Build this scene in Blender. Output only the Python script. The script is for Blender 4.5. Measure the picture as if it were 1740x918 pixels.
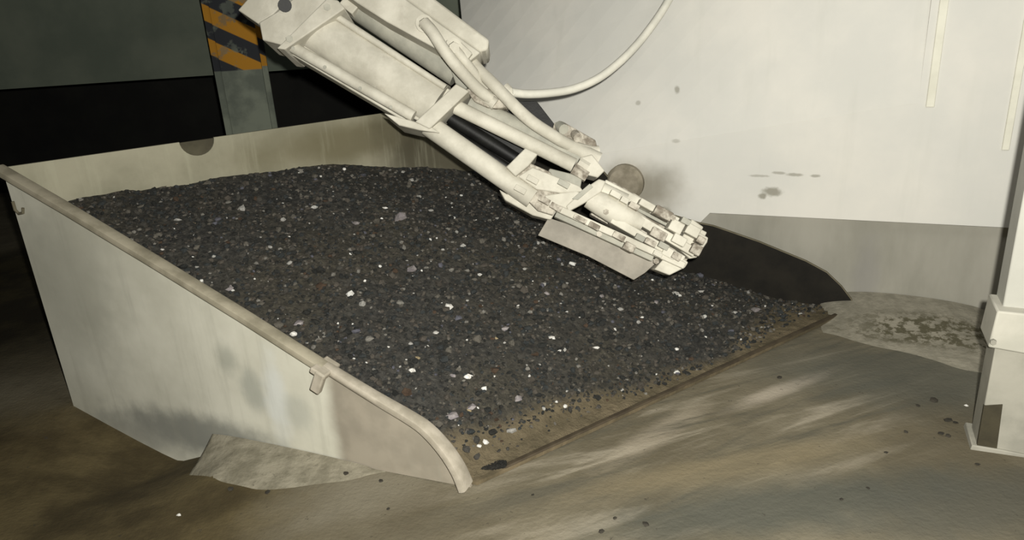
import bpy, bmesh, math, random
import numpy as np
from mathutils import Vector, Matrix, noise
for o in list(bpy.data.objects): bpy.data.objects.remove(o)
C = bpy.context.scene.collection
sc = bpy.context.scene
random.seed(7); rng = np.random.default_rng(7)

# ------------------------------------------------------------------ camera
F = 1250.0; CX, CY = 870.0, 459.0; H = 1.6
_d = np.array([1080-CX, -(3860-CY), -F]); _d /= np.linalg.norm(_d)
_up = -_d; _fw = np.array([0, 0, -1.0]); _fw -= (_fw@_up)*_up; _fw /= np.linalg.norm(_fw)
R = np.array([np.cross(_fw, _up), _fw, _up])          # camera axes expressed in the world
cam = bpy.data.objects.new('camera', bpy.data.cameras.new('camera')); C.objects.link(cam)
cam.data.sensor_width = 36; cam.data.lens = 36*F/1740; cam.data.clip_start = 0.02
M = Matrix([[R[i][j] for j in range(3)]+[0] for i in range(3)]+[[0, 0, 0, 1]])
cam.matrix_world = Matrix.Translation((0, 0, H)) @ M
sc.camera = cam

# ------------------------------------------------------------------ light
w = bpy.data.worlds.new('world'); sc.world = w; w.use_nodes = True
w.node_tree.nodes['Background'].inputs[0].default_value = (0.80, 0.92, 0.85, 1)
w.node_tree.nodes['Background'].inputs[1].default_value = 0.014
def area(name, loc, target, size, power, col):
    l = bpy.data.lights.new(name, 'AREA'); l.shape = 'DISK'; l.size = size; l.energy = power; l.color = col
    o = bpy.data.objects.new(name, l); C.objects.link(o); o.location = loc
    o.rotation_euler = (Vector(target)-Vector(loc)).to_track_quat('-Z', 'Y').to_euler(); return o
area('flash_light', (0.07, -0.02, 1.69), (1.25, 3.4, 0.8), 0.05, 162, (1.0, 0.975, 0.90))
area('overhead_fill', (2.2, 0.4, 4.2), (0.6, 3.2, 0.2), 1.2, 30, (1.0, 0.98, 0.92))  # dim overhead fill added for ambient light; no such lamp is known
sc.view_settings.view_transform = 'Standard'; sc.view_settings.look = 'None'
sc.view_settings.exposure = 0.0; sc.view_settings.gamma = 1; sc.view_settings.use_curve_mapping = False

# ------------------------------------------------------------------ geometry helpers
CAM = np.array([0, 0, H])
def ray(p): return R@np.array([p[0]-CX, -(p[1]-CY), -F])
def P(x, y, z=0.0):                                   # sight line met with a level plane
    r = ray((x, y)); return CAM+r*((z-H)/r[2])
def onv(A, d, p):                                     # sight line met with an upright plane through A along d
    r = ray(p); n = np.array([d[1], -d[0], 0]); return CAM+r*((n@(A-CAM))/(n@r))
def atdepth(x, y, D): return CAM+ray((x, y))*(D/F)
def V(a): return Vector((float(a[0]), float(a[1]), float(a[2])))
def unit(a): a = np.array(a, float); return a/np.linalg.norm(a)

def link(name, me, mat=None, parent=None, smooth=False, bevel=0, angle=40):
    o = bpy.data.objects.new(name, me); C.objects.link(o)
    if mat: me.materials.append(mat)
    if parent:
        o.parent = parent; o.matrix_parent_inverse = Matrix.Translation(-parent.location)
    if bevel:
        b = o.modifiers.new('bevel', 'BEVEL'); b.width = bevel; b.segments = 2; b.limit_method = 'ANGLE'
        b.angle_limit = math.radians(30)
    if smooth or bevel:
        for f in me.polygons: f.use_smooth = True
        try: me.set_sharp_from_angle(angle=math.radians(angle))
        except Exception: pass
    return o
def obj(name, bm, mat=None, parent=None, **k):
    bmesh.ops.recalc_face_normals(bm, faces=bm.faces)
    me = bpy.data.meshes.new(name); bm.to_mesh(me); bm.free(); return link(name, me, mat, parent, **k)
def pydata(name, vs, fs, mat, parent=None, **k):
    me = bpy.data.meshes.new(name); me.from_pydata([tuple(map(float, v)) for v in vs], [], fs); me.update()
    return link(name, me, mat, parent, **k)
def thing(name, loc, label, cat, group=None):
    o = bpy.data.objects.new(name, None); C.objects.link(o); o.location = V(loc); o.empty_display_size = .1
    return tag(o, label, cat, group)
def tag(o, label, cat, group=None, kind=None):
    o['label'] = label; o['category'] = cat
    if group: o['group'] = group
    if kind: o['kind'] = kind
    return o
def add_prism(bm, pts, off):                          # closed polygon of world points, extruded by off
    a = [bm.verts.new(V(p)) for p in pts]; b = [bm.verts.new(V(np.array(p)+off)) for p in pts]
    bm.faces.new(a); bm.faces.new(b[::-1]); n = len(a)
    for i in range(n): bm.faces.new((a[i], a[(i+1) % n], b[(i+1) % n], b[i]))
def add_tube(bm, pts, rad, seg=16, cap=True):
    pts = [np.array(p, float) for p in pts]; n = len(pts)
    rad = rad if hasattr(rad, '__len__') else [rad]*n
    t0 = unit(pts[1]-pts[0]); ref = np.array([0, 0, 1.0]) if abs(t0[2]) < .9 else np.array([1.0, 0, 0])
    rings = []
    for i, p in enumerate(pts):
        t = unit(pts[min(i+1, n-1)]-pts[max(i-1, 0)]); a = unit(ref-(ref@t)*t); ref = a; b = np.cross(t, a)
        rings.append([bm.verts.new(V(p+rad[i]*(math.cos(q)*a+math.sin(q)*b))) for q in np.linspace(0, 2*math.pi, seg, endpoint=False)])
    for r0, r1 in zip(rings, rings[1:]):
        for k in range(seg): bm.faces.new((r0[k], r0[(k+1) % seg], r1[(k+1) % seg], r1[k]))
    if cap: bm.faces.new(rings[0][::-1]); bm.faces.new(rings[-1])
def spline(pts, n=8):                                 # Catmull-Rom
    p = [np.array(q, float) for q in pts]; p = [2*p[0]-p[1]]+p+[2*p[-1]-p[-2]]; out = []
    for i in range(1, len(p)-2):
        for k in range(n):
            t = k/n; out.append(.5*((2*p[i])+(-p[i-1]+p[i+1])*t+(2*p[i-1]-5*p[i]+4*p[i+1]-p[i+2])*t*t+(-p[i-1]+3*p[i]-3*p[i+1]+p[i+2])*t**3))
    out.append(p[-2]); return out

# ------------------------------------------------------------------ materials
def lin(c): return tuple(((x/255)/12.92 if x/255 <= .04045 else ((x/255+.055)/1.055)**2.4) for x in c)+(1,)
class N:
    def __init__(s, name, rough=.8, metal=0):
        s.m = bpy.data.materials.new(name); s.m.use_nodes = True; s.t = s.m.node_tree
        s.b = s.t.nodes['Principled BSDF']; s.b.inputs['Roughness'].default_value = rough; s.b.inputs['Metallic'].default_value = metal
        s.b.inputs['Specular IOR Level'].default_value = .3
        s.geo = s.t.nodes.new('ShaderNodeNewGeometry'); s.pos = s.geo.outputs['Position']
    def put(s, sock, v):
        if hasattr(v, 'is_output'): s.t.links.new(v, sock)
        else: sock.default_value = v
    def noise(s, scale, detail=4, rough=.55, vec=None, dist=0, out='Fac'):
        n = s.t.nodes.new('ShaderNodeTexNoise'); n.inputs['Scale'].default_value = scale; n.inputs['Detail'].default_value = detail
        n.inputs['Roughness'].default_value = rough; n.inputs['Distortion'].default_value = dist
        s.t.links.new(vec or s.pos, n.inputs['Vector']); return n.outputs[out]
    def vor(s, scale, vec=None, out='Distance'):
        n = s.t.nodes.new('ShaderNodeTexVoronoi'); n.inputs['Scale'].default_value = scale
        s.t.links.new(vec or s.pos, n.inputs['Vector']); return n.outputs[out]
    def ramp(s, v, lo, hi, a=0., b=1.):
        n = s.t.nodes.new('ShaderNodeMapRange'); n.interpolation_type = 'SMOOTHSTEP'
        s.put(n.inputs['Value'], v); n.inputs['From Min'].default_value = lo; n.inputs['From Max'].default_value = hi
        n.inputs['To Min'].default_value = a; n.inputs['To Max'].default_value = b; return n.outputs[0]
    def math(s, op, a, b=0.):
        n = s.t.nodes.new('ShaderNodeMath'); n.operation = op; s.put(n.inputs[0], a); s.put(n.inputs[1], b); return n.outputs[0]
    def mix(s, f, a, b):
        n = s.t.nodes.new('ShaderNodeMix'); n.data_type = 'RGBA'; s.put(n.inputs[0], f); s.put(n.inputs[6], a); s.put(n.inputs[7], b); return n.outputs[2]
    def vec(s, loc=(0, 0, 0), rot=0, scale=(1, 1, 1)):   # first shift, then turn, then scale
        a = s.t.nodes.new('ShaderNodeVectorMath'); a.operation = 'SUBTRACT'; s.t.links.new(s.pos, a.inputs[0]); a.inputs[1].default_value = tuple(map(float, loc))
        n = s.t.nodes.new('ShaderNodeVectorRotate'); n.rotation_type = 'Z_AXIS'; s.t.links.new(a.outputs[0], n.inputs['Vector']); n.inputs['Angle'].default_value = float(-rot)
        m = s.t.nodes.new('ShaderNodeVectorMath'); m.operation = 'MULTIPLY'; s.t.links.new(n.outputs[0], m.inputs[0]); m.inputs[1].default_value = tuple(map(float, scale)); return m.outputs[0]
    def blob(s, loc, rot, size, soft=.5, wob=.35, nscale=6):   # patch with a ragged outline: 1 inside
        v = s.vec(loc, rot, [1/q for q in size]); l = s.t.nodes.new('ShaderNodeVectorMath'); l.operation = 'LENGTH'; s.t.links.new(v, l.inputs[0])
        d = s.math('ADD', l.outputs['Value'], s.math('MULTIPLY', s.math('SUBTRACT', s.noise(nscale, 5), .5), wob*2.5))
        return s.ramp(d, 1-soft, 1+soft, 1, 0)
    def bump(s, h, strength=.3, dist=.01):
        n = s.t.nodes.new('ShaderNodeBump'); n.inputs['Strength'].default_value = strength; n.inputs['Distance'].default_value = dist
        s.put(n.inputs['Height'], h); s.t.links.new(n.outputs[0], s.b.inputs['Normal'])
    def done(s, col): s.put(s.b.inputs['Base Color'], col); return s.m
def plain(name, c1, c2=None, scale=6, rough=.8, metal=0, b=.15, lo=.35, hi=.65):
    n = N(name, rough, metal); k = n.noise(scale, 6, .6)
    n.bump(n.noise(scale*9, 4), b, .004)
    return n.done(n.mix(n.ramp(k, lo, hi), lin(c1), lin(c2 or c1)))

# ------------------------------------------------------------------ main plan points
L0 = P(800, 832); R0 = P(1455, 528); B0 = P(125, 690)
WD = R0-L0; DP = B0-L0                                 # bucket across the lip, lip to rear
ds = unit(DP); dw = unit(WD); wl = np.linalg.norm(WD); dl = np.linalg.norm(DP)
Z = np.array([0, 0, 1.0])
out_l = unit(np.array([-ds[1], ds[0], 0])); out_l *= -np.sign(out_l@WD)      # outwards on the left side
def Q(s, t, z): return L0+s*WD+t*DP+z*Z
DIPP = [onv(L0, ds, q) for q in ((125, 690), (185, 723), (237, 751), (280, 773), (306, 785))]   # the load has worn a shallow dip beside the bucket
DIPT = [float((q-L0)@ds)/dl for q in DIPP]; DIPZ = [-float(q[2]) for q in DIPP]
def fz(x, y):                                          # floor height
    q = np.array([x, y, 0])-L0; t = float(q@ds)/dl; d = float(q@out_l)
    k = np.interp(t, [DIPT[-1]-.22]+DIPT[::-1]+[DIPT[0]+.1], [0]+DIPZ[::-1]+[0])
    return -float(k)*(math.exp(-(d/.45)**2) if d > 0 else 1)
ANG = math.atan2(-ds[1], -ds[0])                       # heading of the side panels (rear to lip)

# ------------------------------------------------------------------ setting
n = N('floor_dusty_concrete', .85)
lipang = math.atan2(dw[1], dw[0])
base = n.mix(n.ramp(n.noise(1.6, 7, .62), .35, .68), lin((94, 87, 70)), lin((116, 109, 91)))
mid = P(1330, 700)
wv = n.noise(1.0, 6, .6, n.vec(mid, lipang-.25, (1.1, 9, 1)), dist=.5)
base = n.mix(n.math('MULTIPLY', n.ramp(wv, .5, .68), n.blob(P(1220, 700), lipang, (1.1, .55, 1), .5, .2, 2)), base, lin((148, 140, 123)))
base = n.mix(n.math('MULTIPLY', n.blob(P(1330, 662), lipang-.12, (.24, .035, 1), .7, .4, 7), .75), base, lin((172, 162, 146)))
base = n.mix(n.math('MULTIPLY', n.blob(P(1120, 735), lipang+.1, (.26, .05, 1), .7, .4, 7), .6), base, lin((160, 150, 132)))
base = n.mix(n.math('MULTIPLY', n.ramp(wv, .5, .36), n.blob(P(1250, 700), lipang, (1.2, .6, 1), .4, .2, 2)), base, lin((88, 84, 71)))
base = n.mix(n.math('MULTIPLY', n.blob(P(1560, 640), lipang-.9, (.55, .28, 1), .7, .4, 4), .7), base, lin((86, 87, 79)))
base = n.mix(n.math('MULTIPLY', n.blob(P(1350, 860), 0.1, (.6, .12, 1), .6, .5, 5), .8), base, lin((74, 76, 69)))
base = n.mix(n.math('MULTIPLY', n.blob(P(1640, 860), 0.2, (.35, .14, 1), .5, .5, 5), .7), base, lin((80, 80, 72)))
base = n.mix(n.math('MULTIPLY', n.blob(P(1260, 790), 0.2, (.5, .07, 1), .6, .4, 5), .55), base, lin((130, 118, 92)))
# brown, oily floor on the left; its far part painted darker as light fades
lf = n.blob(P(-60, 930), .5, (1.12, .95, 1), .25, .22, 3)
base = n.mix(n.math('MULTIPLY', n.blob(P(560, 850), .35, (.42, .13, 1), .5, .3, 7), .7), base, lin((128, 122, 106)))
brown = n.mix(n.ramp(n.noise(3.5, 6, .6), .35, .65), lin((66, 57, 36)), lin((94, 83, 56)))
base = n.mix(lf, base, brown)
far = n.blob(P(-330, 560), .3, (2.3, 1.35, 1), .3, .15, 3)
base = n.mix(far, base, n.mix(n.ramp(n.noise(3, 6), .4, .65), lin((40, 35, 23)), lin((62, 55, 34))))
base = n.mix(n.math('MULTIPLY', n.ramp(n.noise(26, 3, .7), .66, .74), .7), base, lin((60, 56, 48)))
n.bump(n.math('ADD', n.noise(5, 6, .6), n.math('MULTIPLY', n.noise(60, 3), .25)), .35, .03)
m_floor = n.done(base)
gx = np.concatenate([[-9, -6, -4.2], np.arange(-3.6, .4, .05), [1, 2, 4, 9]]); gy = np.concatenate([[-1, 0, .6], np.arange(1.2, 4.2, .05), [5, 7, 10, 14]])
fv = [(x, y, fz(x, y)) for y in gy for x in gx]; nx = len(gx)
o = pydata('floor', fv, [(b*nx+a, b*nx+a+1, (b+1)*nx+a+1, (b+1)*nx+a) for b in range(len(gy)-1) for a in range(nx-1)], m_floor, smooth=True, angle=180); o['kind'] = 'structure'
# far hall: rear wall coloured black for the unlit void, raised concrete beam across, all real distances
m_dark = plain('unlit_dark_plaster', (24, 24, 22), (34, 34, 30), 2)
m_beam = plain('grey_green_concrete', (96, 104, 92), (114, 120, 106), 1.2)
bd = unit(P(510, 118, 1.0)-P(0, 152, 1.0))
BA = atdepth(250, 135, 6.0)
bm = bmesh.new()
pp = [onv(BA, bd, q) for q in ((-500, 186), (1100, 78))]; nb = np.array([-bd[1], bd[0], 0])
pp = pp+[pp[1]*[1, 1, 0]+3.6*Z, pp[0]*[1, 1, 0]+3.6*Z]
add_prism(bm, pp, nb*.35); o = obj('wall_rear_upper', bm, m_beam); o['kind'] = 'structure'
bm = bmesh.new(); rr = onv(BA+nb*1.6, bd, (-700, 300)); r2 = onv(BA+nb*1.6, bd, (1500, 300))
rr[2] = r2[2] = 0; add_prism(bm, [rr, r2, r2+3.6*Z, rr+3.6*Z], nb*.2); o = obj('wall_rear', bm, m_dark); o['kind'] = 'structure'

# ------------------------------------------------------------------ machine housing (white wall on the right)
fl = -ds                                               # along the housing, rear to front
nin = -out_l                                           # away from the bucket, into the machine
W0 = R0+nin*.04
def ow(x, y, d=0.): return onv(W0+nin*d, fl, (x, y))
n = N('white_dusty_paint', .7)
c = n.mix(n.ramp(n.noise(1.3, 6, .6), .35, .7), lin((204, 203, 196)), lin((217, 214, 205)))
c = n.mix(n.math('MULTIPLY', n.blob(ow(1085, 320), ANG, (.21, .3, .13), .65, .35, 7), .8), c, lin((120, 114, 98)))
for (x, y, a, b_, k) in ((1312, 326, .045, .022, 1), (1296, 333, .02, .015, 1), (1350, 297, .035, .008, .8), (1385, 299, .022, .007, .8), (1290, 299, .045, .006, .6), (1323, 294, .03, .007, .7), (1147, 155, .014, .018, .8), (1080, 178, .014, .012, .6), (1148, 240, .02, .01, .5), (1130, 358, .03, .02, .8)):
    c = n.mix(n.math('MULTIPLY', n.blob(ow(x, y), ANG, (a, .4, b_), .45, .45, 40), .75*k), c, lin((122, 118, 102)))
c = n.mix(n.math('MULTIPLY', n.ramp(n.noise(1, 4, .6, n.vec((0, 0, 0), ANG, (9, 9, .8))), .52, .75), .25), c, lin((190, 190, 180)))
n.bump(n.noise(3, 4), .12, .02); m_white = n.done(c)
n = N('grey_dusty_skirt_steel', .75)
c = n.mix(n.ramp(n.noise(1.2, 6, .6, n.vec((0, 0, 0), ANG, (2.5, 2.5, .8))), .3, .7), lin((134, 132, 121)), lin((156, 153, 142)))
sp = n.math('MULTIPLY', n.ramp(n.noise(22, 6, .7), .46, .58), n.blob(ow(1620, 590), ANG, (.34, .5, .10), .4, .35, 6))
c = n.mix(sp, c, lin((84, 80, 62)))
sp = n.math('MULTIPLY', n.ramp(n.noise(22, 6, .7), .46, .6), n.blob(ow(1500, 545), ANG, (.16, .5, .09), .4, .35, 6))
c = n.mix(sp, c, lin((100, 96, 80)))
c = n.mix(n.math('MULTIPLY', n.blob(ow(1470, 480), ANG, (.06, .5, .2), .6, .4, 6), .45), c, lin((126, 124, 122)))
n.bump(n.noise(4, 5), .12, .02); m_skirt = n.done(c)
m_cream = plain('cream_weld_bead', (222, 220, 205), (212, 210, 195), 8)
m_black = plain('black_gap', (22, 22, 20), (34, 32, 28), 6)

hs = thing('machine_housing', W0, 'tall white painted steel machine wall rising behind the ore bucket', 'machine')
SP = [ow(1205, 366), ow(1728, 383)]
zs = .5*(SP[0][2]+SP[1][2])
def wu(u, z, d=0.): return W0*[1, 1, 0]+fl*u+nin*d+z*Z      # housing coordinates
def uof(p): return float((p-W0)@fl)
uL = uof(ow(790, 40)); uR = uof(ow(1728, 383)); uF = uof(ow(1560, 175)); zF = ow(1560, 175)[2]
zF0 = ow(960, 300)[2]; uF0 = uof(ow(960, 300)); zT = 3.2
bm = bmesh.new()                                       # lower, forward-leaning face
a = [wu(uL, zs, .0), wu(uR+.9, zs, .0), wu(uR+.9, zT, .0), wu(uF, zT, .0), wu(uF, zF, 0.), wu(uL, zF0+.0, 0.)]
a[:1] = [wu(uL, .2), wu(uof(ow(1180, 390)), .2), wu(uof(ow(1187, 381)), ow(1187, 381)[2]), wu(uof(ow(1206, 366)), zs)]
add_prism(bm, a, nin*.045); obj('front_panel', bm, m_white, hs)
bm = bmesh.new()                                       # upper-left face leaning back from the fold
cA, cB, cC, cD = wu(uL, zF0, -.002), wu(uF, zF, -.002), wu(uF, zT, .10), ow(776, -60, .75)
NG = 12; gv = []
for b_ in range(NG+1):
    for a_ in range(NG+1):
        f, h_ = a_/NG, b_/NG; gv.append(bm.verts.new(V((cA*(1-f)+cB*f)*(1-h_)+(cD*(1-f)+cC*f)*h_)))
for b_ in range(NG):
    for a_ in range(NG): k = b_*(NG+1)+a_; bm.faces.new((gv[k], gv[k+1], gv[k+NG+2], gv[k+NG+1]))
bv = [bm.verts.new(V(q+nin*1.0)) for q in (cA, cB, cC, cD)]
ring = [gv[a_] for a_ in range(NG+1)]; bm.faces.new(ring+[bv[1], bv[0]])
ring = [gv[b_*(NG+1)+NG] for b_ in range(NG+1)]; bm.faces.new(ring+[bv[2], bv[1]])
ring = [gv[NG*(NG+1)+NG-a_] for a_ in range(NG+1)]; bm.faces.new(ring+[bv[3], bv[2]])
ring = [gv[(NG-b_)*(NG+1)] for b_ in range(NG+1)]; bm.faces.new(ring+[bv[0], bv[3]])
bm.faces.new(bv)
obj('upper_panel', bm, m_white, hs)
bm = bmesh.new()
add_prism(bm, [wu(uL, -.02, .05), wu(uR+.004, -.02, .05), wu(uR+.004, zs, .05), wu(uL, zs, .05)], nin*.35)
obj('skirt_panel', bm, m_skirt, hs)
bm = bmesh.new()
add_prism(bm, [wu(uR+.004, -.02, .06), wu(uR+.02, -.02, .06), wu(uR+.02, zs, .06), wu(uR+.004, zs, .06)], nin*.2)
obj('corner_gap', bm, m_black, hs)
bm = bmesh.new()
add_prism(bm, [wu(uR+.018, -.02, .02), wu(uR+.9, -.02, .02), wu(uR+.9, zs, .02), wu(uR+.018, zs, .02)], nin*.3)
obj('side_panel', bm, m_white, hs)
for (x, yb, wd) in ((1580, 182, .035), (1708, 255, .03)):
    bm = bmesh.new(); u = uof(ow(x, yb)); z0 = ow(x, yb)[2]
    add_prism(bm, [wu(u-wd/2, z0, -.008), wu(u+wd/2, z0, -.008), wu(u+wd/2, zT, -.008), wu(u-wd/2, zT, -.008)], nin*.02)
    obj('stiffener_strip', bm, m_cream, hs, bevel=.003)
bm = bmesh.new()                                       # round dusty boss by the gripper
cc = ow(1063, 310)
add_tube(bm, [cc+nin*.02, cc-nin*.03, cc-nin*.05], [.105, .105, .085], 32)
obj('round_cap', bm, plain('sooty_cream_paint', (122, 115, 99), (156, 148, 131), 9), hs, smooth=True)

# support column in front of the housing, right edge of the photo
m_col = plain('column_dusty_paint', (140, 138, 127), (158, 155, 143), 5)
CP = P(1658, 763); cl = thing('support_column', CP, 'dusty off-white machine leg at the right edge with a bolted sleeve around it', 'column')
def oc(x, y, d=0.): return onv(CP+nin*d, fl, (x, y))
def vp(name, poly, d0, d1, mat, bevel=.004, parent=cl):
    bm = bmesh.new(); add_prism(bm, [oc(x, y, d0) for x, y in poly], nin*(d1-d0)); return obj(name, bm, mat, parent, bevel=bevel)
vp('shaft', [(1659, 763), (1693, 580), (1790, 592), (1770, 790)], .0, .12, m_col)
vp('foot_plate', [(1652, 757), (1700, 765), (1800, 785), (1798, 796), (1698, 776), (1648, 766)], -.01, .15, m_col, .003)
vp('sleeve', [(1679, 591), (1695, 529), (1830, 543), (1830, 618)], -.02, .14, plain('sleeve_paint', (170, 168, 156), (182, 179, 167), 6), .006)
vp('upper_shaft', [(1702, 532), (1729, 385), (1913, -600), (2100, -600), (1830, 545)], .03, .14, plain('upper_shaft_paint', (172, 171, 162), (180, 179, 170), 4), .004)
vp('dark_opening', [(1660, 758), (1672, 690), (1704, 688), (1694, 764)], -.004, .01, plain('dark_olive_steel', (54, 50, 38), (66, 61, 46), 9), .001)
bm = bmesh.new(); bc = oc(1687, 580, -.025); add_tube(bm, [bc, bc-nin*.012], .010, 6); obj('bolt', bm, m_col, cl)

# ------------------------------------------------------------------ ore bucket
n = N('dusty_bucket_steel', .6)
c = n.mix(n.ramp(n.noise(1.4, 6, .6), .32, .7), lin((186, 184, 168)), lin((214, 212, 197)))
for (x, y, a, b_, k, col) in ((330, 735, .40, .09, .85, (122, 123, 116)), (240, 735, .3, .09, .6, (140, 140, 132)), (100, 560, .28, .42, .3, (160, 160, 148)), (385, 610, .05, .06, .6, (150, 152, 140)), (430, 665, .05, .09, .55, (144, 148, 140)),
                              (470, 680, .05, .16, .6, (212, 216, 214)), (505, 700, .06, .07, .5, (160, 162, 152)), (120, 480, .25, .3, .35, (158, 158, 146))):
    c = n.mix(n.math('MULTIPLY', n.blob(onv(L0, ds, (x, y)), ANG, (a, .4, b_), .6, .45, 12), k), c, lin(col))  # smudges, plus dirt and painted shade at the foot, one bluish painted highlight
# worn warm-grey front gusset
u = n.t.nodes.new('ShaderNodeSeparateXYZ'); n.t.links.new(n.vec(onv(L0, ds, (560, 700)), ANG), u.inputs[0])
fr = n.ramp(n.math('ADD', u.outputs[0], n.math('MULTIPLY', n.noise(6), .05)), 0.0, .07)
c = n.mix(n.math('MULTIPLY', fr, .9), c, n.mix(n.ramp(n.noise(5), .4, .6), lin((134, 126, 112)), lin((150, 141, 126))))
c = n.mix(n.math('MULTIPLY', n.ramp(n.noise(1, 5, .65, n.vec((0, 0, 0), ANG, (18, 18, 1.5))), .52, .72), .22), c, lin((150, 148, 134)))
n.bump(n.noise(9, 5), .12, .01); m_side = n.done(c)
m_rim = plain('rim_dusty_steel', (132, 126, 108), (160, 153, 134), 9)
m_rimf = plain('rim_worn_light_steel', (148, 141, 126), (176, 168, 153), 10, .5)
n = N('back_panel_dusty_steel', .8)
c = n.mix(n.ramp(n.noise(2.2, 6, .6), .32, .68), lin((128, 125, 106)), lin((156, 152, 132)))
c = n.mix(n.math('MULTIPLY', n.blob(onv(B0, dw, (640, 235)), lipang, (.7, .5, .10), .6, .4, 5), .8), c, lin((104, 98, 74)))
c = n.mix(n.math('MULTIPLY', n.blob(onv(B0, dw, (760, 235)), lipang, (.4, .5, .3), .5, .3, 5), .9), c, lin((66, 62, 48)))
c = n.mix(n.math('MULTIPLY', n.ramp(n.noise(1, 5, .65, n.vec((0, 0, 0), lipang, (14, 14, 1.2))), .5, .7), .35), c, lin((170, 168, 146)))
m_back = n.done(c)
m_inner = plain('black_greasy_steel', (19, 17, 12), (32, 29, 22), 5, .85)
m_inedge = plain('scuffed_dark_edge', (96, 90, 72), (110, 104, 86), 9)
n = N('brown_dust', .95)
c = n.mix(n.ramp(n.noise(7, 6, .65), .35, .68), lin((84, 76, 58)), lin((112, 100, 78)))
n.bump(n.noise(50, 4), .4, .01); m_bdust = n.done(c)

bk = thing('ore_bucket', Q(.5, .5, 0), 'large open grey steel loader bucket full of dark crushed ore on the floor', 'bucket')
leftpx = [(0, 285), (125, 356), (270, 443), (420, 535), (555, 621), (640, 672), (700, 706), (730, 726), (760, 757), (783, 790), (797, 820)]
topL = [onv(L0, ds, q) for q in leftpx]
topL[0] = B0*[1, 1, 0]+topL[0][2]*Z
bm = bmesh.new(); base_pts = [Q(0, 0, .008), onv(L0, ds, (480, 768)), onv(L0, ds, (380, 800))]+[q-Z*.03 for q in DIPP[::-1]]
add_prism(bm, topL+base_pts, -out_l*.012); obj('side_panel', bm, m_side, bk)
# rim flange of the left side: swept section, widening towards the lip
def sweep(name, pts, wid, th, mat, side, parent, rnd=.006, off=0.):
    vs = []; fs = []; nn = len(pts)
    for i, p in enumerate(pts):
        t = unit(pts[min(i+1, nn-1)]-pts[max(i-1, 0)]); up = unit(np.cross(side, t)); up *= np.sign(up[2]) if abs(up[2]) > .05 else 1
        wv_ = wid[i] if hasattr(wid, '__len__') else wid
        sec = []
        for k in range(12):
            q = 2*math.pi*k/12; cx = math.copysign(abs(math.cos(q))**.45, math.cos(q)); cy = math.copysign(abs(math.sin(q))**.45, math.sin(q))
            sec.append(p+side*(off+wv_/2+cx*wv_/2)+up*(cy*th/2))
        vs += sec
    for i in range(nn-1):
        for k in range(12): fs.append((i*12+k, i*12+(k+1) % 12, (i+1)*12+(k+1) % 12, (i+1)*12+k))
    fs.append(tuple(range(12))[::-1]); fs.append(tuple(range((nn-1)*12, nn*12)))
    return pydata(name, vs, fs, mat, parent, smooth=True, angle=50)
sweep('rim_flange', topL[:5], .055, .03, m_rim, out_l, bk, off=-.012)
sweep('rim_flange', spline(topL[4:], 4), list(np.linspace(.042, .075, (len(topL)-5)*4+1)), .03, m_rimf, out_l, bk, off=-.012)
# clamp where the two rim pieces meet
cp = onv(L0, ds, (556, 626)); t_ = unit(topL[4]-topL[3]); upn = unit(np.cross(out_l, t_)); upn *= np.sign(upn[2])
def obox(bm, c, ax, hs_):
    vs = [bm.verts.new(V(np.array(c)+sum(sg[i]*hs_[i]*np.array(ax[i]) for i in range(3)))) for sg in [(a, b, c_) for a in (-1, 1) for b in (-1, 1) for c_ in (-1, 1)]]
    for f in ((0, 1, 3, 2), (4, 6, 7, 5), (0, 4, 5, 1), (2, 3, 7, 6), (0, 2, 6, 4), (1, 5, 7, 3)): bm.faces.new([vs[i] for i in f])
bm = bmesh.new(); obox(bm, cp+out_l*.018+upn*.012, (t_, out_l, upn), (.032, .05, .012)); k_ = obj('rim_clamp', bm, m_rimf, bk, bevel=.006)
bm = bmesh.new(); obox(bm, cp+out_l*.056-upn*.022+t_*.01, (t_, out_l, upn), (.02, .014, .045)); obj('clamp_tab', bm, m_rimf, k_, bevel=.006)
bm = bmesh.new(); hp = onv(L0, ds, (38, 352))+out_l*.012                       # small lifting hook by the rear corner
add_tube(bm, [hp+ds*.03+Z*.025, hp+ds*.03-Z*.01, hp+ds*.015-Z*.025, hp-ds*.012-Z*.02, hp-ds*.02+Z*.0], .006, 8); obj('hook', bm, m_inedge, bk, smooth=True)
# back panel with the half-round notch
ztop = topL[0][2]; NR = .075
un = float((onv(B0, dw, (335, 242))-B0)@dw)
bp = [B0+ztop*Z]+[B0+dw*(un-NR)+ztop*Z]+[B0+dw*(un-NR*math.cos(a))+(ztop-NR*.95*math.sin(a))*Z for a in np.linspace(.15, math.pi-.15, 14)]+[B0+dw*(un+NR)+ztop*Z, B0+dw*wl+ztop*Z, B0+dw*wl+.008*Z, B0+.008*Z]
bm = bmesh.new(); add_prism(bm, bp, unit(np.array([-dw[1], dw[0], 0]))*.014); bb = obj('back_panel', bm, m_back, bk)
bm = bmesh.new(); cc = B0+dw*un+unit(np.array([-dw[1], dw[0], 0]))*.016+(ztop-.005)*Z
add_prism(bm, [cc+dw*NR*1.25*math.cos(a)-Z*NR*1.2*math.sin(a) for a in np.linspace(0, math.pi, 16)], unit(np.array([-dw[1], dw[0], 0]))*.012)
obj('notch_backing', bm, plain('notch_dark_steel', (66, 62, 48), (80, 76, 60), 9), bk)  # dark half-disc closing the notch from behind
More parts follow.
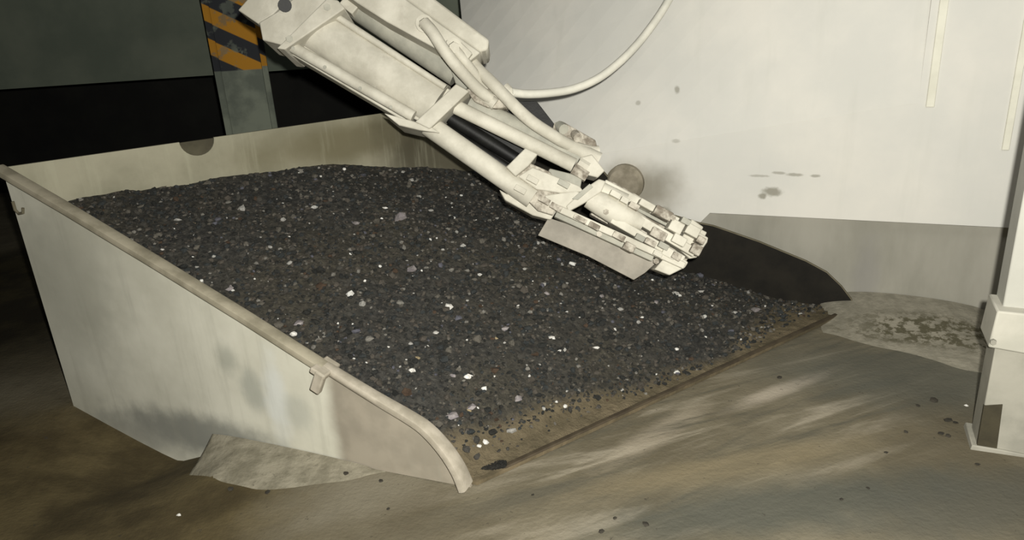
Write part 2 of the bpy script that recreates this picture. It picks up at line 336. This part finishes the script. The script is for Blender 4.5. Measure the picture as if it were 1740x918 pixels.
# right side panel
rt = [Q(1, 1, ztop)]+[onv(R0, ds, q) for q in ((944, 213), (1000, 262), (1032, 300), (1060, 332), (1110, 356), (1187, 379), (1212, 384), (1290, 411), (1370, 444), (1405, 463), (1430, 487), (1446, 508), (1455, 528))]
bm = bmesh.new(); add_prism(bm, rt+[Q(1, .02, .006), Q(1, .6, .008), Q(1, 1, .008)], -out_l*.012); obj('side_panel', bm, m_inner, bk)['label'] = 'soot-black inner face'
sweep('rim_edge', [p+Z*.0 for p in rt], .014, .006, m_inedge, -out_l, bk, off=-.003)
bm = bmesh.new(); add_prism(bm, [Q(.012, .0, .004), Q(.992, 0, .004), Q(.992, .985, .004), Q(.012, .985, .004)], Z*.014); obj('floor_plate', bm, m_bdust, bk)
bm = bmesh.new(); obox(bm, Q(.53, .008, .012)+0*Z, (dw, unit(np.cross(Z, dw)), Z), (wl*.462, .012, .012)); obj('lip_bar', bm, plain('shaded_lip_steel', (58, 50, 38), (74, 65, 50), 12), bk, bevel=.005)  # bar colour darkened to paint in the shadow line along the lip

# ------------------------------------------------------------------ the ore (a bulk load nobody could count)
def pw(x, xs, ys): return float(np.interp(x, xs, ys))
def g(s, t):
    l = pw(t, [0, .05, .1, .27, .6, .9, 1], [.012, .045, .12, .34, .655, .88, .915])
    r = pw(t, [0, .05, .1, .21, .45, .7, 1], [.012, .016, .02, .035, .14, .36, .70])
    md = pw(t, [0, .05, .1, .27, .6, .85, 1], [.012, .03, .075, .27, .58, .80, .905])
    if s < .5: k = s/.5; z = l*(1-k)+md*k
    else: k = (s-.5)/.5; k = k*k*(3-2*k)*.5+k*.5; z = md*(1-k)+r*k
    p = Q(s, t, 0); f = min(1, t/.12)
    z += f*.022*noise.noise(Vector((p[0]*3, p[1]*3, .3)))+f*.008*noise.noise(Vector((p[0]*11, p[1]*11, 2.)))
    return max(z, .02 if t > .03 else .019)
NS, NT = 150, 150; vs = []; fs = []
for j in range(NT+1):
    for i in range(NS+1):
        s = .008+.984*i/NS; t = .012+.978*j/NT
        vs.append(Q(s, t, g(s, t)+.004*noise.noise(V(Q(s, t, 0)*40))))
for j in range(NT):
    for i in range(NS): a = j*(NS+1)+i; fs.append((a, a+1, a+NS+2, a+NS+1))
nb0 = len(fs)
# ragged lumps embedded in its surface
ico_v = []; ph = (1+5**.5)/2
for a in (-1, 1):
    for b in (-ph, ph): ico_v += [(0, a, b), (a, b, 0), (b, 0, a)]
ico_v = np.array(ico_v)/np.linalg.norm(ico_v[0])
bm = bmesh.new(); [bm.verts.new(v) for v in ico_v]; r_ = bmesh.ops.convex_hull(bm, input=bm.verts); bm.verts.ensure_lookup_table()
ico_v = np.array([v.co[:] for v in bm.verts]); bm.verts.index_update(); ico_f = [tuple(v.index for v in f.verts) for f in bm.faces]; bm.free()
def lump_v(r):
    v = ico_v*rng.uniform(.62, 1.25, (len(ico_v), 1))*np.array([1, rng.uniform(.6, 1), rng.uniform(.45, .8)])*r
    a = rng.uniform(0, 6.28); c, s = math.cos(a), math.sin(a); v = v@np.array([[c, s, 0], [-s, c, 0], [0, 0, 1]])
    a = rng.normal(0, .4); c, s = math.cos(a), math.sin(a); return v@np.array([[1, 0, 0], [0, c, s], [0, -s, c]])
cnt = 0
while cnt < 15000:
    s, t = rng.uniform(.012, .988), rng.uniform(.03, .985)
    edge = .075+.03*math.sin(s*9)-.02*s
    if t < edge and rng.random() > (t/edge)**3: continue
    r = float(np.clip(rng.lognormal(math.log(.0075), .42), .004, .023))
    r = min(r, .05)
    if min(s*wl, (1-s)*wl, (1-t)*dl)*.8 < r: continue
    c0 = Q(s, t, g(s, t)+r*.18); k = len(vs)
    vs += list(c0+lump_v(r)); fs += [tuple(k+q for q in f) for f in ico_f]; cnt += 1
n = N('crushed_ore', .85)
rnd = n.geo.outputs['Random Per Island']
dark = n.mix(n.ramp(n.noise(38, 5, .7), .35, .7), lin((40, 40, 38)), lin((72, 70, 65)))
dark = n.mix(n.ramp(n.noise(2.0, 5), .4, .62), dark, n.mix(n.ramp(n.noise(45, 5, .7), .4, .7), lin((52, 50, 44)), lin((80, 76, 66))))
cr = n.t.nodes.new('ShaderNodeValToRGB'); n.t.links.new(rnd, cr.inputs[0]); cr.color_ramp.interpolation = 'CONSTANT'
el = cr.color_ramp.elements
stops = [(0, (40, 41, 39)), (.2, (64, 62, 57)), (.42, (50, 53, 53)), (.6, (78, 73, 66)), (.74, (42, 42, 39)), (.86, (94, 90, 82)), (.93, (72, 58, 46)), (.95, (120, 117, 110)), (.974, (90, 90, 98)), (.984, (165, 163, 157)), (.9945, (225, 224, 218))]
el[0].position = 0; el[0].color = lin(stops[0][1]); el[1].position = stops[1][0]; el[1].color = lin(stops[1][1])
for p_, c_ in stops[2:]: e = el.new(p_); e.color = lin(c_)
isl = n.t.nodes.new('ShaderNodeAttribute'); isl.attribute_name = 'lump'
col = n.mix(isl.outputs['Fac'], dark, cr.outputs[0])
# brown dust where the load thins out at the lip and rear edge
sep = n.t.nodes.new('ShaderNodeAttribute'); sep.attribute_name = 'dusty'
col = n.mix(sep.outputs['Fac'], col, n.mix(n.ramp(n.noise(8, 6, .65), .35, .68), lin((84, 76, 58)), lin((110, 99, 78))))
n.bump(n.noise(90, 4, .7), .8, .012); m_ore = n.done(col)
ore = pydata('crushed_ore', vs, fs, m_ore)
at = ore.data.attributes.new('lump', 'FLOAT', 'FACE'); arr = np.zeros(len(fs), np.float32); arr[nb0:] = 1; at.data.foreach_set('value', arr)
at = ore.data.attributes.new('dusty', 'FLOAT', 'POINT'); arr = np.zeros(len(vs), np.float32)
for j in range(NT+1):
    for i in range(NS+1):
        s = i/NS; t = .012+.978*j/NT; ed = .06+.025*math.sin(s*9)+.03*noise.noise(Vector((s*9, t*9, 4)))
        if s > .75: ed += (s-.75)*.3
        arr[j*(NS+1)+i] = min(1, max(0, (ed+.03-t)/.035))
at.data.foreach_set('value', arr)
tag(ore, 'dark grey crushed ore filling the big steel bucket, flecked with pale chips', 'crushed ore', kind='stuff')

def hit(px, py):                                       # where a sight line meets the ore surface
    r = ray((px, py)); A2 = np.array([[WD[0], DP[0]], [WD[1], DP[1]]]); k = 1.6
    while k < 6:
        p = CAM+r*(k/F); s, t = np.linalg.solve(A2, (p-L0)[:2])
        if 0 <= s <= 1 and 0 <= t <= 1 and p[2] <= g(s, t): return p
        k += .004
    return P(px, py)
m_pale = plain('pale_quartz', (190, 187, 180), (226, 224, 218), 60, .6)
m_mauve = plain('grey_mauve_rock', (120, 114, 116), (146, 140, 138), 50, .7)
m_tan = plain('tan_rock', (140, 126, 98), (160, 146, 116), 50, .8)
def stone_mesh(name, mat):
    me = bpy.data.meshes.new(name); me.from_pydata([tuple(v) for v in lump_v(1.0)], [], ico_f); me.materials.append(mat)
    return me
sm = [stone_mesh('pale_stone', m_pale) for _ in range(5)]; sg = [stone_mesh('grey_stone', m_mauve) for _ in range(4)]; st = [stone_mesh('tan_stone', m_tan) for _ in range(2)]
NAMED = {(762, 524): 'largest bright white stone, lying alone in the middle of the ore',
 (825, 753): 'white stone lying nearest the front tip of the left bucket side', (655, 355): 'pale stone in the upper middle of the ore, left of the big grey lump',
 (498, 569): 'pale stone against the left rim, just behind the rim clamp', (277, 425): 'pale chip against the left rim in the rear half of the bucket',
 (585, 288): 'pale chip closest to the back panel of the bucket', (1300, 522): 'pale chip beside the black right side panel of the bucket',
 (740, 567): 'bright white stone right in front of the largest white one', (815, 468): 'pale stone behind and right of the largest white one',
 (1150, 594): 'pale stone nearest the front lip on the right half of the ore',
 (978, 430): 'flat grey lump just below the lower edge of the scraper blade', (680, 372): 'largest flat grey lump, in the upper middle of the ore',
 (700, 461): 'flat grey lump in the centre of the ore, behind the largest white stone', (508, 551): 'grey lump against the left rim behind the rim clamp',
 (1285, 528): 'grey lump beside the black right side panel of the bucket', (770, 708): 'grey lump near the front tip of the left bucket side',
 (390, 492): 'grey lump halfway along the left rim', (605, 380): 'small grey lump in the upper left part of the ore',
 (797, 697): 'tan lump near the front of the ore, beside a grey one', (710, 610): 'tan lump in front of the rim clamp among white chips',
 (845, 575): 'tan lump right of the middle of the ore', (330, 380): 'small tan lump in the rear left of the ore'}
def stone(px, py, wpx, kind):
    p = hit(px, py); D = float(np.linalg.norm(p-CAM)); r = .5*wpx*D/F*1.0
    o = bpy.data.objects.new({'p': 'pale_stone', 'g': 'grey_stone', 't': 'tan_stone'}[kind], random.choice({'p': sm, 'g': sg, 't': st}[kind])); C.objects.link(o)
    o.location = V(p+Z*r*.2); o.scale = (r, r, r*.8); o.rotation_euler = (random.uniform(-.3, .3), random.uniform(-.3, .3), random.uniform(0, 6))
    tag(o, NAMED.get((px, py)) or {'p': 'small pale stone chip lying on top of the dark crushed ore', 'g': 'grey lump of rock lying on top of the dark crushed ore', 't': 'tan-brown lump of rock lying on top of the dark crushed ore'}[kind], 'stone',
        {'p': 'pale stones on the ore', 'g': 'grey stones on the ore', 't': 'tan stones on the ore'}[kind])
for q in [(762, 524, 20), (815, 468, 12), (740, 567, 16), (700, 630, 15), (825, 753, 16), (937, 575, 13), (950, 597, 11), (795, 642, 20), (655, 355, 12), (498, 569, 16), (1013, 592, 14), (1150, 594, 12), (900, 640, 8), (960, 692, 12), (585, 288, 9), (277, 425, 9), (328, 437, 7), (492, 403, 7), (620, 478, 9), (846, 531, 7), (742, 405, 6), (575, 550, 8), (602, 610, 8), (770, 705, 9), (880, 520, 7), (1090, 540, 9), (1300, 522, 10), (840, 640, 6), (660, 590, 7), (450, 395, 6), (985, 540, 6), (1045, 560, 8), (725, 590, 8), (1210, 520, 7), (690, 612, 7), (905, 478, 6), (545, 300, 6), (640, 300, 6)]:
    stone(*q, 'p')
for q in [(700, 461, 22), (680, 372, 26), (508, 551, 20), (858, 561, 16), (800, 695, 20), (770, 640, 14), (978, 430, 24), (770, 708, 26), (1022, 505, 12), (1115, 515, 12), (930, 500, 12), (605, 380, 14), (390, 492, 14), (1285, 528, 20), (880, 680, 16)]:
    stone(*q, 'g')
for q in [(797, 697, 14), (710, 610, 14), (845, 575, 12), (330, 380, 9)]: stone(*q, 't')

# ------------------------------------------------------------------ dust banks on the floor
n = N('pale_floor_dust', .95)
c = n.mix(n.ramp(n.noise(9, 6, .65), .35, .65), lin((118, 113, 97)), lin((148, 142, 125)))
c = n.mix(n.math('MULTIPLY', n.ramp(n.noise(40, 3, .7), .62, .7), .5), c, lin((80, 76, 64)))
n.bump(n.noise(40, 4), .5, .01); m_dust = n.done(c)
def bank(name, inner, outer, hgt, mat, label, seg=40, rows=8):
    vs = []; fs = []
    inn = spline(inner, seg//(len(inner)-1)); ou = spline(outer, seg//(len(outer)-1)); m_ = min(len(inn), len(ou))
    for i in range(m_):
        a = inn[int(i*(len(inn)-1)/(m_-1))]; b = ou[int(i*(len(ou)-1)/(m_-1))]; b = b+(.03*noise.noise(V(b*7)))*unit(b-a+1e-9); e = math.sin(math.pi*min(1, max(0, i/(m_-1))))**.4
        for k in range(rows+1):
            f = k/rows; p = a*(1-f)+b*f; z = hgt*e*(1-f)**1.3; wq = 0 if i == 0 else 1+.006*(1-f)*noise.noise(V(p*14))
            vs.append((p[0], p[1], fz(p[0], p[1])*(f*wq+1-wq)+max(z, 0)*wq+.002-.008*(1-wq)-(.004 if k == rows else 0)))
    for i in range(m_-1):
        for k in range(rows): a = i*(rows+1)+k; fs.append((a, a+1, a+rows+2, a+rows+1))
    return tag(pydata(name, vs, fs, mat, smooth=True, angle=180), label, 'dust', kind='stuff')
m_bank2 = plain('dark_grey_dust', (112, 108, 96), (132, 128, 112), 10, .95)
n = N('speckled_pale_dust', .95)
c = n.mix(n.ramp(n.noise(9, 6, .65), .35, .65), lin((126, 122, 108)), lin((148, 143, 128)))
sp = n.math('MULTIPLY', n.ramp(n.noise(22, 6, .7), .45, .56), n.blob(P(1620, 575), ANG, (.45, .15, 1), .35, .35, 6))
c = n.mix(sp, c, lin((86, 82, 64)))
n.bump(n.noise(40, 4), .5, .01); m_bank1 = n.done(c)
bank('dust_bank', [wu(uof(ow(1385, 540)), 0, .045), wu(uof(ow(1500, 560)), 0, .045), wu(uR-.03, 0, .045)], [P(1392, 566), P(1545, 605), P(1672, 640)], .075, m_bank1, 'pale ridge of dust along the foot of the machine wall, right of the bucket')
bank('dust_bank', [onv(L0, ds, (358, 741))+out_l*.003, Q(0, .5, 0)+out_l*.003, Q(0, .35, 0)+out_l*.003, Q(0, .2, 0)+out_l*.003], [P(309, 786), P(372, 820), P(470, 838), P(655, 802)], .018, m_dust, 'pale heap of dust against the lower edge of the bucket side, near its front')
# black grains added as the shadow in the corner between side tip and lip
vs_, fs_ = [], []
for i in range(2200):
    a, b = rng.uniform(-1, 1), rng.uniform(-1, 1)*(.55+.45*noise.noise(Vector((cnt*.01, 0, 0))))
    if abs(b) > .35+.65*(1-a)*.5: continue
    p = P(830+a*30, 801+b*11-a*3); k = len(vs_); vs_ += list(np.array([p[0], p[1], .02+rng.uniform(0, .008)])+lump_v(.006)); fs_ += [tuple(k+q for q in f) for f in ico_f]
tag(pydata('corner_shade_grains', vs_, fs_, m_black), 'small patch of black grains standing in for the shadow in the front corner between bucket side tip and lip', 'shade patch', kind='stuff')
crumb = stone_mesh('dark_crumb', plain('dark_crumb', (44, 42, 36), (58, 54, 46), 40))
for (x, y, s_) in [(590, 806, 12), (648, 818, 8), (393, 832, 10), (455, 838, 9), (1022, 905, 10), (1098, 892, 12), (1045, 882, 7), (1588, 682, 12), (1610, 716, 12), (1623, 719, 8), (1598, 738, 10), (1560, 690, 7), (1540, 735, 7), (1612, 742, 8), (905, 842, 6), (1505, 770, 7), (660, 866, 6), (1660, 790, 8), (1325, 643, 8), (1430, 850, 6), (1475, 830, 6)]:
    p = P(x, y); p[2] = fz(p[0], p[1]); r = .5*s_*float(np.linalg.norm(p-CAM))/F
    o = bpy.data.objects.new('dark_crumb', crumb); C.objects.link(o); o.location = V(p+Z*r*.3); o.scale = (r, r, r*.7); o.rotation_euler = (0, 0, random.uniform(0, 6))
    tag(o, 'small dark crumb of ore spilled on the dusty floor', 'crumb', 'ore crumbs spilled on the floor')
for (x, y, l_) in ((1642, 690, 'small white chip on the floor between the bucket and the machine leg'), (304, 876, 'small white chip on the brown floor at the lower left')):
    p = P(x, y); r = .009; o = bpy.data.objects.new('white_chip', sm[0]); C.objects.link(o); o.location = V(p+Z*r*.3); o.scale = (r, r, r*.7); tag(o, l_, 'chip')

# ------------------------------------------------------------------ hazard-striped steel post behind
n = N('grey_steel_hazard_post', .8)
PB = atdepth(400, 120, 5.2)
pc = atdepth(385, 230, 5.2); pz = float(atdepth(400, 121, 5.2)[2])
sx = n.t.nodes.new('ShaderNodeSeparateXYZ'); n.t.links.new(n.vec(PB, 0), sx.inputs[0])
k1 = n.math('SUBTRACT', n.math('MULTIPLY', sx.outputs[0], .55), n.math('MULTIPLY', sx.outputs[2], -1.0))
fr = n.math('FRACT', n.math('ADD', n.math('DIVIDE', k1, .23), .35))
stripe = n.mix(n.math('MULTIPLY', n.ramp(fr, .46, .5), n.ramp(fr, .99, .95)), lin((44, 46, 50)), lin((176, 124, 34)))
wear = n.ramp(n.noise(9, 5, .6), .56, .64)
greyc = n.mix(n.ramp(n.noise(4, 5), .4, .6), lin((98, 104, 94)), lin((124, 130, 116)))
stripe = n.mix(n.math('MULTIPLY', wear, .6), stripe, greyc)
m_post = n.done(n.mix(n.ramp(sx.outputs[2], -.005, .005), greyc, stripe))
post = thing('steel_post', PB*[1, 1, 0], 'grey steel post with worn yellow and black hazard stripes behind the bucket', 'post')
pr = unit(np.array([R[0][0], R[1][0], 0])); pf = np.array([-pr[1], pr[0], 0]); hw = .5*88*5.2/F
a_ = .12; pr2 = pr*math.cos(a_)+pf*math.sin(a_); pf2 = np.array([-pr2[1], pr2[0], 0])
c0 = PB*[1, 1, 0]
cpost = c0+0
def post_box(name, a, b, c, d, mat=m_post):
    bm = bmesh.new(); add_prism(bm, [cpost+pr2*a+pf2*c, cpost+pr2*b+pf2*c, cpost+pr2*b+pf2*d, cpost+pr2*a+pf2*d], Z*3.5); return obj(name, bm, mat, post, bevel=.004)
post_box('front_flange', -hw*.55, hw, 0, .018)
post_box('side_flange', -hw*.85, -hw*.55, .03, .05)
post_box('web', -hw*.05, hw*.02, .018, .30)
post_box('rear_flange', -hw, hw*.9, .30, .318)
bm = bmesh.new(); obox(bm, cpost+pf2*.15+Z*.012, (pr2, pf2, Z), (hw*1.2, .22, .012)); obj('base_plate', bm, m_post, post)

# ------------------------------------------------------------------ pneumatic arm
DA = 3.25; K = DA/F
EX = R@np.array([1., 0, 0]); EY = R@np.array([0, 1., 0]); EZ = R@np.array([0, 0, 1.])   # picture plane of the arm; EZ points to the viewer
U = unit(EX*750-EY*413); VV = unit(EX*413+EY*750)                    # along the arm, across it (up-right)
def A(x, y, wz=0.): return atdepth(x, y, DA-wz)
m_arm = None
n = N('cream_dusty_paint', .65)
c = n.mix(n.ramp(n.noise(5, 7, .62), .36, .66), lin((176, 172, 158)), lin((200, 196, 182)))
c = n.mix(n.math('MULTIPLY', n.ramp(n.noise(14, 4, .6), .56, .72), .35), c, lin((158, 152, 138)))
n.bump(n.noise(30, 5, .6), .3, .006); m_arm = n.done(c)
n = N('grey_dusty_paint', .7)
c = n.mix(n.ramp(n.noise(7, 7, .62), .36, .66), lin((144, 143, 132)), lin((168, 166, 153)))
n.bump(n.noise(30, 5, .6), .25, .006); m_arm2 = n.done(c)
m_dirty = plain('grey_brown_caked_dust', (116, 108, 96), (186, 180, 166), 26, .85, b=.5)
m_rod_gap = plain('dark_rod_and_gap', (16, 16, 15), (28, 28, 26), 12, .55)  # rods, and the painted shade in rod gaps and clevis hole
m_blade = plain('worn_scraper_steel', (126, 121, 110), (150, 144, 132), 7, .6)
arm = thing('pneumatic_arm', A(800, 230), 'cream painted pneumatic cylinder arm with scraper head reaching over the ore', 'machine arm')
def pr_(name, poly, w0, w1, mat=None, parent=None, bevel=.005):      # w = metres towards the viewer; outline at its front face
    bm = bmesh.new(); add_prism(bm, [A(x, y, w1) for x, y in poly], -EZ*(w1-w0)); return obj(name, bm, mat or m_arm, parent or arm, bevel=bevel)
def tb(name, pts, rpx, mat=None, parent=None, seg=20):               # tube through picture points (x, y, w)
    bm = bmesh.new(); add_tube(bm, [A(*p) for p in pts], [q*K for q in rpx] if hasattr(rpx, '__len__') else rpx*K, seg)
    return obj(name, bm, mat or m_arm, parent or arm, smooth=True, angle=50)
def hose(name, pts, rpx, mat=None, parent=None): return tb(name, spline(pts, 8), rpx, mat, parent, 14)

# main cylinder barrel
brl = tb('cylinder_barrel', [(536, 50, 0.02), (745, 181, 0.02)], 39, seg=40)
tb('tie_rod', [(492, 77, .10), (703, 198, .10)], 9.5); tb('tie_rod', [(560, 20, .10), (757, 149, .10)], 5.5)
tb('tie_rod', [(492, 77, -.10), (703, 198, -.10)], 9.5); tb('tie_rod', [(560, 22, -.10), (757, 151, -.10)], 5)
pr_('side_strip', [(482, 85), (500, 66), (708, 191), (692, 209)], -.06, .06)
# rear head
pr_('rear_flange', [(470, 82), (484, 84), (586, 14), (574, 0), (556, -4)], -.13, .15)
hd = pr_('rear_head', [(446, 68), (440, 38), (470, 20), (520, -20), (560, -10), (566, 4), (478, 76)], -.11, .11)
pr_('rear_clevis', [(404, 17), (424, -6), (470, -18), (484, 4), (462, 26), (438, 40)], -.02, .09, parent=arm)
pr_('rear_clevis', [(452, -4), (470, -25), (540, -25), (520, 8), (496, 22), (484, 18)], -.09, .06, m_arm2)
tb('clevis_hole_shade', [(484, 9, .02), (484, 9, .125)], 11, m_rod_gap, seg=16)  # dark stub added to stand in for the shaded hole between the blocks
for (x, y) in ((492, 66), (556, 12)):
    tb('tie_rod_nut', [(x, y, .14), (x, y, .165)], 6, m_arm2, seg=6)
pr_('hanger_beam', [(455, -18), (560, -18), (540, -460), (430, -460)], -.09, .05, m_arm2)
# front head / flange
pr_('front_flange', [(775, 142), (797, 155), (730, 219), (705, 207)], -.08, .13)
pr_('front_head', [(758, 148), (772, 156), (712, 206), (700, 200)], -.08, .06, m_arm)
pr_('mounting_foot', [(652, 192), (700, 205), (734, 216), (748, 226), (712, 221), (678, 213)], -.05, .12)
# second (slimmer) cylinder behind and above
tb('slim_cylinder', [(594, -2, -.05), (617, 17, -.05), (778, 125, -.05)], [22, 24, 24], m_arm2, seg=28)
pr_('slim_cylinder_cap', [(762, 108), (788, 100), (810, 122), (792, 152), (774, 142)], -.12, .02, m_arm2)
pr_('slim_cylinder_cap', [(575, 6), (600, -22), (626, -10), (598, 24)], -.10, .03, m_arm)
# valve box
pr_('valve_box', [(560, -30), (606, 4), (656, 36), (791, 110), (816, 89), (692, 0), (655, -30)], -.10, .12, bevel=.006)
pr_('valve_box_lid', [(655, -30), (690, -1), (815, 88), (829, 84), (831, 67), (742, 0), (700, -30)], -.11, .10, bevel=.01)
for (x, y) in ((722, 40), (772, 80)):
    e = tb('elbow_fitting', [(x-1, y, .115), (x-1, y, .15)], 14, seg=18)
    tb('fitting_nut', [(x-1, y, .15), (x, y+1, .172)], 9, parent=e, seg=6)
pr_('fitting_block', [(757, 68), (778, 66), (803, 90), (790, 106), (772, 98)], .12, .145)
hose('hose', [(720, 38, .16), (735, 55, .17), (751, 80, .17), (772, 108, .15), (795, 134, .11), (816, 155, .08), (834, 168, .06)], 10)
hose('hose', [(797, 100, .04), (812, 118, .07), (840, 145, .09), (880, 186, .09), (905, 208, .08), (932, 226, .06), (968, 247, .03), (1000, 257, .01), (1016, 258, 0)], 10.5)
hose('hose', [(770, 80, .15), (790, 104, .13), (812, 132, .08), (830, 150, .04), (850, 160, .03)], 8)
pr_('manifold', [(792, 152), (812, 140), (846, 152), (866, 168), (862, 182), (842, 184), (828, 182), (806, 172)], -.08, .06, m_dirty)
tb('manifold_fitting', [(818, 160, .05), (842, 178, .05)], 11, m_arm, seg=10)
tb('manifold_fitting', [(855, 150, -.02), (872, 166, -.02)], 12, m_arm, seg=10)
# guide rods
tb('guide_rod', [(728, 213, .06), (905, 337, .06)], 18, seg=28)
tb('guide_rod', [(775, 182, .06), (975, 281, .06)], [12, 12], seg=24)
tb('guide_rod', [(798, 176, .0), (985, 268, .0)], [15, 15], m_arm2, seg=24)
tb('piston_rod', [(752, 192, -.02), (880, 272, -.02)], 11, m_rod_gap, seg=24)
tb('piston_rod', [(742, 206, -.06), (872, 290, -.06)], 7, m_rod_gap, seg=20)
pr_('rod_gap_shade', [(738, 205), (768, 186), (900, 256), (868, 300)], -.12, -.09, m_rod_gap, bevel=.002)  # dark sheets added behind the rods to stand in for shaded gaps
pr_('rod_gap_shade', [(818, 182), (862, 172), (912, 172), (943, 212), (926, 234), (880, 216)], -.14, -.11, m_rod_gap, bevel=.002)
# rod-end bracket
pr_('rod_end_bracket', [(893, 251), (914, 262), (898, 282), (876, 300), (860, 284)], -.10, .12)
pr_('rod_end_bracket', [(858, 284), (880, 268), (935, 292), (944, 306), (932, 322), (905, 330), (868, 298)], -.06, .09, m_dirty)
pr_('spacer_block', [(934, 286), (990, 300), (986, 322), (950, 334), (922, 312)], -.06, .06, m_arm2)
pr_('clevis_lug', [(880, 300), (905, 284), (985, 316), (992, 326), (950, 328), (912, 322)], .05, .10, m_arm)
pr_('lower_rail', [(848, 322), (862, 330), (884, 318), (950, 352), (936, 374), (905, 366), (858, 340)], -.08, .05, m_arm)
pr_('clamp_block', [(894, 338), (926, 318), (956, 332), (940, 366), (914, 358)], .0, .09, m_dirty)
pr_('bracket_plate', [(925, 332), (980, 324), (1000, 336), (960, 360), (934, 352)], .02, .10, m_arm)
# upper fittings by the wall
pr_('valve_body', [(942, 208), (956, 206), (984, 222), (1012, 238), (1016, 254), (990, 262), (962, 246), (936, 228)], -.10, .02, m_dirty)
tb('valve_knob', [(950, 214, .01), (958, 220, .05)], 9, m_arm2, seg=10)
tb('valve_knob', [(976, 228, .01), (982, 234, .05)], 8, m_dirty, seg=10)
tb('hose_coupling', [(962, 246, .02), (1018, 272, .02)], 13, m_arm, seg=8)
pr_('coupling_block', [(985, 268), (1006, 262), (1028, 290), (1016, 302), (992, 296)], -.06, .07, m_arm)
tb('coupling_nut', [(974, 286, .05), (998, 300, .05)], 12, m_dirty, seg=6)
tb('coupling_nut', [(984, 274, .06), (1000, 284, .06)], 8, m_arm, seg=6)
# scraper head
pr_('head_yoke', [(962, 350), (1000, 316), (1018, 304), (1030, 308), (1022, 326), (992, 346), (966, 360)], .03, .11)
pr_('yoke_gap', [(972, 338), (1002, 312), (1008, 318), (982, 340)], .10, .115, m_arm2, bevel=.002)
tb('nozzle_cone', [(1000, 336, .06), (1020, 346, .06), (1050, 362, .06), (1092, 380, .06)], [17, 20, 22, 13], m_arm, seg=24)
tb('nozzle_cone', [(1014, 318, .04), (1060, 345, .04)], [13, 17], m_arm, seg=20)
def bar(name, x0, y0, x1, y1, hw_, w0, w1, mat=m_arm, bevel=.004):
    d = unit([x1-x0, y1-y0]); p_ = np.array([-d[1], d[0]])*hw_
    return pr_(name, [(x0+p_[0], y0+p_[1]), (x0-p_[0], y0-p_[1]), (x1-p_[0], y1-p_[1]), (x1+p_[0], y1+p_[1])], w0, w1, mat, bevel=bevel)
bar('slide_bar', 1026, 312, 1198, 402, 8, -.02, .05)
bar('slide_bar', 1050, 336, 1196, 412, 5, -.06, .02, m_arm2)
bar('slide_bar', 1085, 372, 1182, 430, 8, .0, .09)
bar('slide_bar', 1040, 372, 1162, 442, 7, .01, .10)
bar('slide_bar', 948, 354, 1164, 452, 6, .0, .11)
bar('slide_bar', 944, 364, 1110, 440, 5, .0, .08, m_arm2)
bar('back_plate', 1020, 335, 1178, 424, 34, -.10, -.02, m_dirty)
for (x, y, l, h_) in ((1128, 362, 16, 8), (1150, 385, 12, 10), (1120, 398, 14, 8), (1155, 408, 12, 8), (1178, 392, 12, 9), (1100, 348, 14, 6), (1070, 420, 10, 7), (1184, 424, 9, 9), (1138, 430, 12, 8), (1010, 384, 10, 5)):
    bar('clamp_block', x-l*.88, y-l*.48, x+l*.88, y+l*.48, h_, .03, .115, random.choice([m_arm, m_dirty, m_arm]))
for (x, y, l, h_) in ((1046, 330, 9, 5), (1062, 340, 7, 5), (1106, 412, 10, 5), (1088, 404, 8, 5), (1128, 418, 9, 5), (986, 372, 12, 4), (1052, 402, 11, 5), (1150, 436, 8, 6), (1166, 376, 8, 5), (1192, 408, 7, 6), (1118, 432, 8, 4), (1078, 350, 9, 5)):
    bar('small_block', x-l*.88, y-l*.48, x+l*.88, y+l*.48, h_, .06, .125, random.choice([m_arm, m_arm2, m_dirty]), .002)
pr_('end_block', [(1176, 372), (1196, 386), (1190, 396), (1204, 404), (1202, 412), (1184, 438), (1172, 440), (1150, 420)], -.07, .06)
pr_('end_block', [(1128, 440), (1150, 430), (1170, 446), (1164, 455), (1138, 468), (1112, 458)], -.04, .09)
for (x, y) in ((905, 305), (925, 340), (945, 352), (884, 322), (958, 312)):
    bar('link_block', x-9, y-5, x+9, y+5, 5, .08, .12, random.choice([m_arm, m_arm2, m_dirty]), .002)
for (x, y) in ((506, 96), (560, 128), (620, 164), (672, 196)):
    tb('bolt', [(x-8, y-14, .12), (x-8, y-14, .135)], 3.2, m_arm2, seg=6)
for (x, y) in ((1072, 420), (1115, 444), (1018, 398), (1144, 370), (1030, 360)):
    bm = bmesh.new(); add_tube(bm, [A(x, y, .10), A(x, y, .125)], 5*K, 6); obj('bolt', bm, m_dirty, arm)
bl = pr_('scraper_blade', [(932, 370), (914, 400), (1000, 436), (1077, 476), (1096, 464), (1118, 444), (1060, 412)], .0, .02, m_blade, bevel=.002)
# cable looping from the arm up out of the frame
cab = hose('air_hose', [(868, 157, .0), (895, 160, -.05), (935, 158, -.10), (975, 151, -.15), (1015, 134, -.20), (1050, 108, -.24), (1083, 75, -.28), (1112, 38, -.32), (1134, 4, -.34), (1156, -40, -.36), (1180, -110, -.36), (1196, -200, -.34), (1200, -420, -.3)], 7.5, plain('cream_hose', (206, 204, 192), (222, 219, 206), 8, .5))
